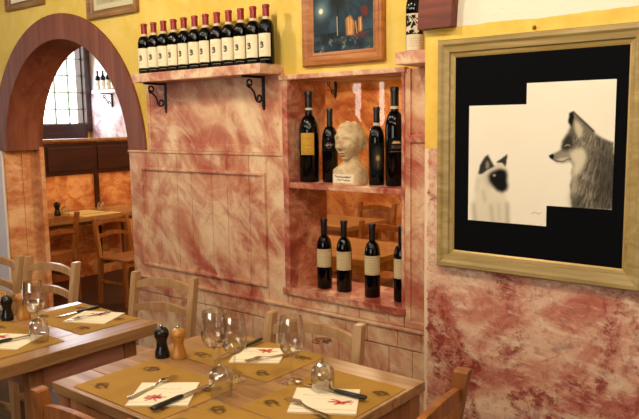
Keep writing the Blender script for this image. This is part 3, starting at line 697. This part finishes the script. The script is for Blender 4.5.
# ------------------------------------------------------------------ chairs
def make_chair(wm):
    t = thing('ladderback_chair', 'x', 'chair'); m = M[wm]
    W = .19; top = .83
    yb = lambda z: -.185-.065*max(0, (z-.42)/.41)**1.15 if z > .42 else -.185-.03*(.42-z)/.42
    for sx in (-1, 1):
        bm = nb(); secs = []
        for z in (0, .2, .42, .55, .68, .78, top-.006, top):
            w = .0165*(1 if z < top else .8); y = yb(z); d = .019
            secs.append([(sx*W-w, y-d, z), (sx*W+w, y-d, z), (sx*W+w, y+d, z), (sx*W-w, y+d, z)])
        sweep(bm, secs); obj('back_post', bm, m, t)
        bm = nb(); secs = []
        for z, w in ((0, .014), (.3, .017), (.44, .018)): secs.append([(sx*.195-w, .175-w, z), (sx*.195+w, .175-w, z), (sx*.195+w, .175+w, z), (sx*.195-w, .175+w, z)])
        sweep(bm, secs); obj('leg', bm, m, t)
        bm = nb(); box(bm, sx*.193-.009, sx*.193+.009, -.18, .165, .21, .24, .003); obj('stretcher', bm, m, t)
    for zc, hh, rise in ((.772, .040, .028), (.652, .038, .028)):
        bm = nb(); secs = []
        for k in range(17):
            u = -1+2*k/16; x = u*W; bow = -.016*(1-u*u); zz = zc+rise*(1-u*u)-.012
            y = yb(zz)+bow; h2 = hh/2*(1-.1*u*u)
            secs.append([(x, y-.010, zz-h2), (x, y+.010, zz-h2), (x, y+.009, zz+h2), (x, y-.009, zz+h2)])
        sweep(bm, secs); obj('back_rail', bm, m, t)
    bm = nb(); box(bm, -.212, .212, -.175, .205, .44, .462, .008); obj('seat', bm, m, t)
    for y0 in (.165, -.19): bm = nb(); box(bm, -.18, .18, y0, y0+.017, .385, .44); obj('seat_rail', bm, m, t)
    bm = nb(); box(bm, -.18, .18, .165, .183, .16, .19, .003); obj('stretcher', bm, m, t)
    return t
CH = {k: make_chair(k) for k in ('chair', 'chair_dark')}; first = {'chair': True, 'chair_dark': True}
def chair(kind, mx, my, deg, label, z=0, group='ladder-back chairs at the tables'):
    """mx,my: midpoint of the top of the back; deg 0 faces +Y"""
    a = math.radians(deg); x = mx-(-math.sin(a))*(-.25); y = my-math.cos(a)*(-.25)
    if first[kind]:
        first[kind] = False; o = CH[kind]; o.location = (x, y, z); o.rotation_euler = (0, 0, a); o['label'] = label; o['group'] = group; return o
    return dup(CH[kind], (x, y, z), a, label, group)
c1_ = chair('chair', -2.755, 2.16, 191, 'light wooden chair at the far end of middle table, against the boarded wall')
c1_.scale = (.975,)*3
chair('chair', -1.612, 1.94, 189, 'light wooden chair between right-hand table and wall, under the niche')
cr_ = chair('chair_dark', -.845, 1.455, 97, 'brown wooden chair at the right end of the right-hand table, beside plaster pier')
cr_.scale = (1.06,)*3
chair('chair_dark', -1.592, .954, 2, 'brown wooden chair with its back to us, front left of right-hand table')
chair('chair', -3.50, 1.985, 189, 'chair in front of the arch jamb, right of the two at the far left table')
chair('chair', -3.925, 1.90, 189, 'chair at the left edge of the photo, leftmost of two at the far left table')
# behind the arch
chair('chair_dark', -5.70, 3.33, 97, 'brown chair behind the arch, left one at the back-room table', AF, 'back-room chairs')
cb_ = chair('chair_dark', -5.55, 3.74, -86, 'brown chair behind the arch, right one with its seat toward us', AF, 'back-room chairs')
cb_.scale = (.94,)*3
for x, y, a, lb in ((-3.02, 4.50, 186, 'brown chair in the back room, facing us behind the nearer table seen through lower niche'), (-3.86, 4.45, 3, 'brown chair in the back room with its back to us, seen through lower niche'), (-3.78, 5.53, 182, 'brown chair against the far orange wall, seen through the lower niche')):
    chair('chair_dark', x, y, a, lb, AF, 'back-room chairs')

# ------------------------------------------------------------------ tables
def table(name, label, x0, x1, y0, y1, top, z=0, th=.034, legs=None, ap=.07, tm='table', lm='table_dark', am=None, planks='X', group='dining tables', inset=.03):
    cx, cy = (x0+x1)/2, (y0+y1)/2; t = thing(name, label, 'table', (cx, cy, z), 0, group)
    a, b, c, d = x0-cx, x1-cx, y0-cy, y1-cy; bm = nb()
    if planks == 'X':
        n = 5
        for i in range(n): box(bm, a, b, c+(d-c)*i/n+.0006, c+(d-c)*(i+1)/n-.0006, top-th, top, .003)
    else:
        n = 4
        for i in range(n): box(bm, a+(b-a)*i/n+.0006, a+(b-a)*(i+1)/n-.0006, c, d, top-th, top, .003)
    obj('tabletop', bm, M[tm], t)
    lx0, lx1, ly0, ly1 = legs or (a+inset, b-inset, c+inset, d-inset); L = .055
    for x in (lx0, lx1-L):
        for y in (ly0, ly1-L):
            bm = nb(); box(bm, x, x+L, y, y+L, 0, top-th-.0005, .003); obj('leg', bm, M[lm], t)
    z0, z1 = top-th-ap, top-th-.0005; am = M[am or lm]
    for x in (lx0+.008, lx1-.028): bm = nb(); box(bm, x, x+.02, ly0+L, ly1-L, z0, z1, .002); obj('apron', bm, am, t)
    for y in (ly0+.008, ly1-.028): bm = nb(); box(bm, lx0+L, lx1-L, y, y+.02, z0, z1, .002); obj('apron', bm, am, t)
    return t
TZ = .75
table('dining_table', 'light oak table at front right, laid with three napkins and glasses', -1.997, -1.063, 1.105, 1.812, TZ, th=.032, inset=.012)
LT = (-2.84, -2.258, .80, 1.722); lcx, lcy = (LT[0]+LT[1])/2, (LT[2]+LT[3])/2
table('dining_table', 'oak table at middle left with thick top and reddish side board', *LT, TZ, th=.046, legs=(-2.79-lcx, -2.315-lcx, 1.2-lcy, 1.655-lcy), ap=.09, tm='table_y', am='apron', planks='Y')
table('dining_table', 'oak table at the far left edge, mostly outside the photo', -4.25, -3.215, .95, 1.63, TZ, th=.04, legs=(-.49, .49, -.31, .19))
table('dining_table', 'brown table behind the arch, laid with upturned glasses', -6.54, -5.92, 3.3, 4.62, .735, AF, tm='table_y', planks='Y', th=.04, legs=(-.28, .06, -.62, .62))
table('dining_table', 'nearer back-room table seen through the lower niche', -3.35, -2.5, 3.55, 4.22, .735, AF, tm='table', th=.04)
table('dining_table', 'farther back-room table seen through the lower niche', -4.3, -3.45, 4.58, 5.18, .735, AF, tm='table', th=.04)

# ------------------------------------------------------------------ things on the tables
def flat(name, w, h, p, thick, loc, rz, label, cat, group=None):
    bm = nb(); p.mesh(bm, lambda x, y: (x, y, thick), None, Vector((0, 0, -thick)))
    o = obj(name, bm, M['vcol'], None, False, loc); o.rotation_euler = (0, 0, rz); return tag(o, label, cat, group)
def mat_paint(w, h, seed):
    p = Paint(w, h, .0045, '#a8803a', -w/2, -h/2); r = np.random.default_rng(seed)
    p.put(np.clip(p.noise(18, seed)*.6+.2, 0, 1), '#8f6c2e', .7)
    for cx, cy in ((-w*.36, -h*.3), (w*.36, h*.3), (-w*.34, h*.3), (w*.34, -h*.32)):
        for k in range(3):
            cxx, cyy = cx+r.uniform(-.016, .016), cy+r.uniform(-.010, .010)
            P = [(cxx+r.uniform(.010, .026)*math.cos(a), cyy+r.uniform(.006, .018)*math.sin(a)) for a in np.linspace(0, 5.2, 10)]
            p.put(p.line(P, .006), '#4f3414', .8)
        p.put(p.line(scribble(p, cx-.03, cy-.02, .06, .003, 10, seed+3), .003), '#6b4a1a', .55)
    return p
def mat_(x0, x1, y0, y1, seed, label):
    w, h = x1-x0, y1-y0
    flat('paper_placemat', w, h, mat_paint(w, h, seed), .0012, ((x0+x1)/2, (y0+y1)/2, TZ+.0006), 0, label, 'placemat', 'tan paper placemats')
mat_(-1.905, -1.49, 1.125, 1.425, 31, 'tan paper placemat at front left of the right-hand table')
mat_(-1.86, -1.448, 1.505, 1.803, 32, 'tan paper placemat on wall side of right-hand table, one corner toward us')
mat_(-1.375, -1.075, 1.32, 1.72, 33, 'tan paper placemat at the right end of the right-hand table')
mat_(-1.47, -1.09, 1.112, 1.312, 34, 'bare tan paper placemat at the near edge of right-hand table')
mat_(-2.785, -2.365, 1.44, 1.715, 35, 'tan paper placemat at the far end of the middle table')
mat_(-2.79, -2.345, 1.06, 1.36, 36, 'tan paper placemat at the near end of the middle table')
mat_(-3.68, -3.27, 1.31, 1.61, 37, 'tan paper placemat on the far left table')
def napkin(name, c, ang, w, h, red, seed, label):
    """red: position of the red print in napkin axes"""
    p = Paint(w, h, .0025, '#efe3c4', -w/2, -h/2); r = np.random.default_rng(seed)
    rx, ry = red
    for k in range(9):
        a = r.uniform(0, 6.28); q = r.uniform(.014, .034)
        p.put(p.line([(rx+q*.2*math.cos(a), ry+q*.2*math.sin(a)), (rx+q*1.1*math.cos(a+.4), ry+q*.8*math.sin(a+.4))], .0042), '#b01f1a', .95)
    for k in range(14): p.put(p.blob(rx+r.normal(0, .016), ry+r.normal(0, .009), r.uniform(.003, .006)), '#b01f1a', .9)
    p.put(p.line(scribble(p, -w*.35, h*.2, w*.6, .006, 14, seed), .0016), '#8a6f4a', .7); p.put(p.line(scribble(p, -w*.2, h*.05, w*.5, .005, 12, seed+1), .0014), '#a5895c', .6)
    p.put(p.line([(-w*.48, -h*.36), (w*.48, -h*.36)], .0022), '#96473a', .55)
    p.put(1-np.clip(np.minimum.reduce([p.X+w/2, w/2-p.X, p.Y+h/2, h/2-p.Y])/.004, 0, 1), '#cdb88c', .5)
    flat(name, w, h, p, .005, (c[0], c[1], TZ+.002), ang, label, 'napkin', 'folded paper napkins')
napkin('paper_napkin', (-1.622, 1.248), .66, .180, .178, (-.02, -.03), 41, 'cream napkin with red print at front left of right-hand table, under crossed cutlery')
napkin('paper_napkin', (-1.638, 1.668), .56, .172, .152, (.02, .045), 42, 'cream napkin with red print on the wall side of the right-hand table')
napkin('paper_napkin', (-1.208, 1.497), .56, .192, .178, (.045, -.012), 43, 'cream napkin with red print at the right end of right-hand table')
napkin('paper_napkin', (-2.525, 1.605), .45, .19, .165, (-.005, .04), 44, 'cream napkin at the far end of the middle table')
napkin('paper_napkin', (-2.50, 1.225), .5, .18, .17, (-.06, .05), 45, 'cream napkin at the near end of the middle table, left edge of photo')
def knife(butt, tip, label, z=TZ+.0085):
    b, e = Vector((*butt, 0)), Vector((*tip, 0)); L = (e-b).length; a = math.atan2(e.y-b.y, e.x-b.x)
    t = thing('table_knife', label, 'knife', (b.x, b.y, z), a, 'black-handled knives')
    hl = L*.5; bm = nb(); secs = []
    for u, w, h in ((0, .006, .004), (.06, .0105, .0065), (.5, .009, .006), (.9, .0085, .006), (1, .007, .0045)):
        secs.append([(u*hl, w*math.cos(q), .0065+h*math.sin(q)) for q in [2*PI*k/10 for k in range(10)]])
    sweep(bm, secs); o = obj('handle', bm, M['knife_black'], t, True)
    bm = nb(); secs = []
    for u, w0, w1 in ((0, -.007, .006), (.1, -.009, .006), (.6, -.010, .006), (.85, -.007, .0055), (1, .004, .005)):
        x = hl+u*(L-hl); secs.append([(x, w0, .0062), (x, w1, .0052), (x, w1, .0072)])
    sweep(bm, secs); obj('blade', bm, M['steel'], t)
    return t
def fork(butt, tip, label, z=TZ+.0085):
    b, e = Vector((*butt, 0)), Vector((*tip, 0)); L = max(.185, (e-b).length); a = math.atan2(e.y-b.y, e.x-b.x)
    t = thing('table_fork', label, 'fork', (b.x, b.y, z), a, 'steel forks')
    zf = lambda x: .0025+.006*math.exp(-((x/L-.68)/.12)**2)
    bm = nb(); secs = []
    for k in range(15):
        u = k/14; x = u*L*.70; w = .0085*(1-u)**1.2+.0032; w = w if u < .92 else w+(u-.92)*.1
        secs.append([(x, -w, zf(x)), (x, 0, zf(x)+.0018), (x, w, zf(x)), (x, 0, zf(x)-.0012)])
    sweep(bm, secs); obj('handle', bm, M['steel'], t, True)
    bm = nb()
    secs = [[(L*x, -w, zf(L*x)), (L*x, w, zf(L*x)), (L*x, w, zf(L*x)+.0018), (L*x, -w, zf(L*x)+.0018)] for x, w in ((.69, .005), (.73, .0115), (.80, .012))]
    sweep(bm, secs)
    for k in range(4):
        y = -.0102+.0068*k; sweep(bm, [[(L*x, y-w, zf(L*x)), (L*x, y+w, zf(L*x)), (L*x, y+w, zf(L*x)+.0016), (L*x, y-w, zf(L*x)+.0016)] for x, w in ((.79, .0018), (.9, .0016), (1, .0009))])
    obj('tines', bm, M['steel'], t); return t
knife((-1.545, 1.145), (-1.553, 1.37), 'black-handled knife across the napkin at front left of right-hand table')
knife((-1.74, 1.79), (-1.706, 1.52), 'black-handled knife beside the napkin on the wall side of right-hand table')
knife((-1.112, 1.566), (-1.322, 1.545), 'black-handled knife on the napkin at right end of right-hand table')
knife((-2.653, 1.71), (-2.651, 1.50), 'black-handled knife at the far end of the middle table', TZ+.001)
knife((-2.502, 1.135), (-2.474, 1.325), 'black-handled knife on the near napkin of the middle table')
fork((-1.668, 1.158), (-1.70, 1.36), 'steel fork on the napkin at front left of right-hand table')
fork((-1.545, 1.755), (-1.618, 1.588), 'steel fork on the napkin on the wall side of right-hand table')
fork((-1.118, 1.405), (-1.288, 1.432), 'steel fork on the napkin at right end of right-hand table')
fork((-2.535, 1.685), (-2.55, 1.50), 'steel fork on the far napkin of the middle table')

def make_glass(name, Hh, Rb, rim, zb, group):
    """upright stemmed glass: foot, stem, bowl"""
    t = thing(name, 'x', 'glass', group=group); n = 32
    bm = nb(); lathe(bm, [(0, 0), (.034, 0), (.0345, .0012), (.02, .0035), (.006, .007), (.0042, .012)], n); obj('foot', bm, M['glass'], t, True)
    bm = nb(); lathe(bm, [(.0042, .012), (.0036, zb*.5), (.0042, zb-.004)], 12); obj('stem', bm, M['glass'], t, True)
    bm = nb(); pr = [(.0042, zb-.004)]
    for k in range(1, 11):
        u = k/10; pr.append((Rb*math.sin(u*PI/2)**.8, zb+(Hh-zb)*.42*(1-math.cos(u*PI/2))))
    for k in range(1, 8):
        u = k/7; pr.append((Rb+(rim-Rb)*u**1.6, zb+(Hh-zb)*(.42+.58*u)))
    inner = [(max(.001, r-.0012), z+(.0012 if i < 10 else 0)) for i, (r, z) in enumerate(pr)][::-1]
    lathe(bm, pr+inner, n); obj('bowl', bm, M['glass'], t, True); return t
wg = make_glass('wine_glass', .208, .0415, .0335, .085, 'upright wine glasses')
def upg(x, y, label, z=TZ+.002, first_=False):
    if first_: wg.location = (x, y, z); wg['label'] = label; return
    dup(wg, (x, y, z), 0, label)
upg(-1.387, 1.558, 'upright wine glass standing alone near the middle of right-hand table', first_=True)
upg(-1.632, 1.462, 'upright wine glass, left of the two at the front napkin cluster')
upg(-1.541, 1.462, 'upright wine glass, right of the two in the cluster, before the wall-side napkin')
upg(-2.512, 1.338, 'upright wine glass on the middle table beside the mills')
# stemmed tumblers turned upside down
ig = thing('upturned_glass', 'x', 'glass', group='upturned stemmed glasses')
bm = nb(); hz, hr = .155, .036
pr = [(hr-.004, 0), (hr-.001, .03), (hr, .055), (hr-.004, .072), (.02, .085), (.008, .09), (.0045, .095)]
lathe(bm, [(r-.0012, z) for r, z in pr][::-1]+pr, 30); obj('bowl', bm, M['glass'], ig, True)
bm = nb(); lathe(bm, [(.0045, .095), (.004, .12), (.005, .143)], 12); obj('stem', bm, M['glass'], ig, True)
bm = nb(); lathe(bm, [(.005, .143), (.012, .149), (.03, .1535), (.032, .155), (.031, .1565), (.012, .1555), (0, .155)], 30); obj('foot', bm, M['glass'], ig, True)
for i, (x, y, z, lb) in enumerate(((-1.262, 1.555, TZ+.002, 'upturned stemmed glass by the napkin at the right end of right-hand table'), (-1.486, 1.352, TZ+.002, 'upturned stemmed glass in front of the wine-glass pair on right-hand table'),
        (-2.415, 1.30, TZ+.002, 'upturned stemmed glass in front of the wine glass on the middle table'), (-6.22, 3.70, .735+AF+.0005, 'left upturned glass on the table behind the arch'), (-6.31, 4.16, .735+AF+.0005, 'right upturned glass on the table behind the arch'))):
    if i == 0: ig.location = (x, y, z); ig['label'] = lb
    else: dup(ig, (x, y, z), 0, lb)
def mill(name, mk, loc, label, sc=1.):
    t = thing(name, label, 'mill', loc, 0, 'pepper and salt mills')
    bm = nb(); lathe(bm, [(0, 0), (.027, 0), (.0285, .004), (.027, .018), (.021, .04), (.0185, .055), (.021, .068), (.0265, .08), (.0275, .084), (0, .084)], 26); obj('body', bm, M[mk], t, True)
    bm = nb(); lathe(bm, [(.0255, .0845), (.0275, .088), (.0265, .1), (.02, .11), (.008, .114), (0, .115)], 26); cp = obj('cap', bm, M[mk], t, True)
    bm = nb(); lathe(bm, [(.004, .113), (.007, .118), (.0075, .122), (.005, .127), (0, .128)], 14); obj('knob', bm, M['chrome'], cp, True)
    t.scale = (sc,)*3; return t
mill('pepper_mill', 'mill_black', (-1.906, 1.468, TZ+.0005), 'black pepper mill at left edge of the right-hand table', .92)
mill('salt_mill', 'mill_wood', (-1.85, 1.495, TZ+.0005), 'light wooden mill beside the black one on right-hand table', .92)
mill('pepper_mill', 'mill_black', (-2.803, 1.375, TZ+.0005), 'black pepper mill on the middle table, left edge of photo', .9)
mill('salt_mill', 'mill_wood', (-2.765, 1.425, TZ+.0005), 'wooden mill on the middle table next to the wine glass', .98)
mill('pepper_mill', 'mill_black', (-6.30, 3.66, .735+AF+.0005), 'dark pepper mill on the table behind the arch', 1.15)
for i, (x0, x1, y0, y1, lb) in enumerate(((-6.45, -6.15, 3.78, 4.1, 'pale paper placemat on the table behind the arch'), (-6.12, -5.95, 3.75, 4.15, 'second pale placemat at the near edge of table behind the arch'))):
    p = Paint(x1-x0, y1-y0, .02, '#d7b877', -(x1-x0)/2, -(y1-y0)/2); p.put(np.clip(p.noise(20, i), 0, 1), '#b08a45', .4)
    flat('paper_placemat', 0, 0, p, .002, ((x0+x1)/2, (y0+y1)/2, .735+AF+.0006), 0, lb, 'placemat')

# ------------------------------------------------------------------ light
def area(name, loc, target, size, energy, col, sy=None, spread=PI):
    l = bpy.data.lights.new(name, 'AREA'); l.energy = energy; l.color = col; l.size = size; l.spread = spread
    if sy: l.shape = 'RECTANGLE'; l.size_y = sy
    o = bpy.data.objects.new(name, l); COL.objects.link(o); o.location = loc
    o.rotation_euler = (Vector(target)-Vector(loc)).to_track_quat('-Z', 'Y').to_euler(); return o
def bulb(name, loc, energy, col, r=.05):
    l = bpy.data.lights.new(name, 'POINT'); l.energy = energy; l.color = col; l.shadow_soft_size = r
    o = bpy.data.objects.new(name, l); COL.objects.link(o); o.location = loc; return o
WARM = (1, .87, .67)
for x, y, e in ((-4.7, 1.3, 20), (-3.3, 1.5, 44), (-2.0, 1.2, 44), (-.7, 1.1, 46), (.5, .9, 40), (-3.6, -.6, 22), (-2.0, -.8, 24), (-.4, -1.0, 24), (1.2, -.6, 22)):
    bulb('ceiling_lamp', (x, y, 2.72), e, WARM, .055)
bulb('back_room_lamp', (-5.9, 4.9, 2.6), 75, (1, .80, .55), .06)
bulb('back_room_lamp', (-3.0, 4.3, 2.6), 105, (1, .76, .48), .06)
area('daylight', (-7.5, .8, 1.65), (0, .9, 1.2), 1.0, 8, (.84, .90, 1), 1.3)
area('daylight', (-8.5, 5.0, 2.15), (-6.5, 5.2, 1.6), .8, 26, (.78, .85, 1), 1.1)
w = bpy.data.worlds.new('world'); scene.world = w; w.use_nodes = True
w.node_tree.nodes['Background'].inputs[0].default_value = (1, .95, .86, 1); w.node_tree.nodes['Background'].inputs[1].default_value = 5

vs = scene.view_settings; vs.view_transform = 'Standard'; vs.look = 'None'; vs.gamma = 1; vs.exposure = .06; vs.use_curve_mapping = False
scene.cycles.use_denoising = True; scene.cycles.max_bounces = 10; scene.cycles.transparent_max_bounces = 24
scene.cycles.sample_clamp_indirect = 6
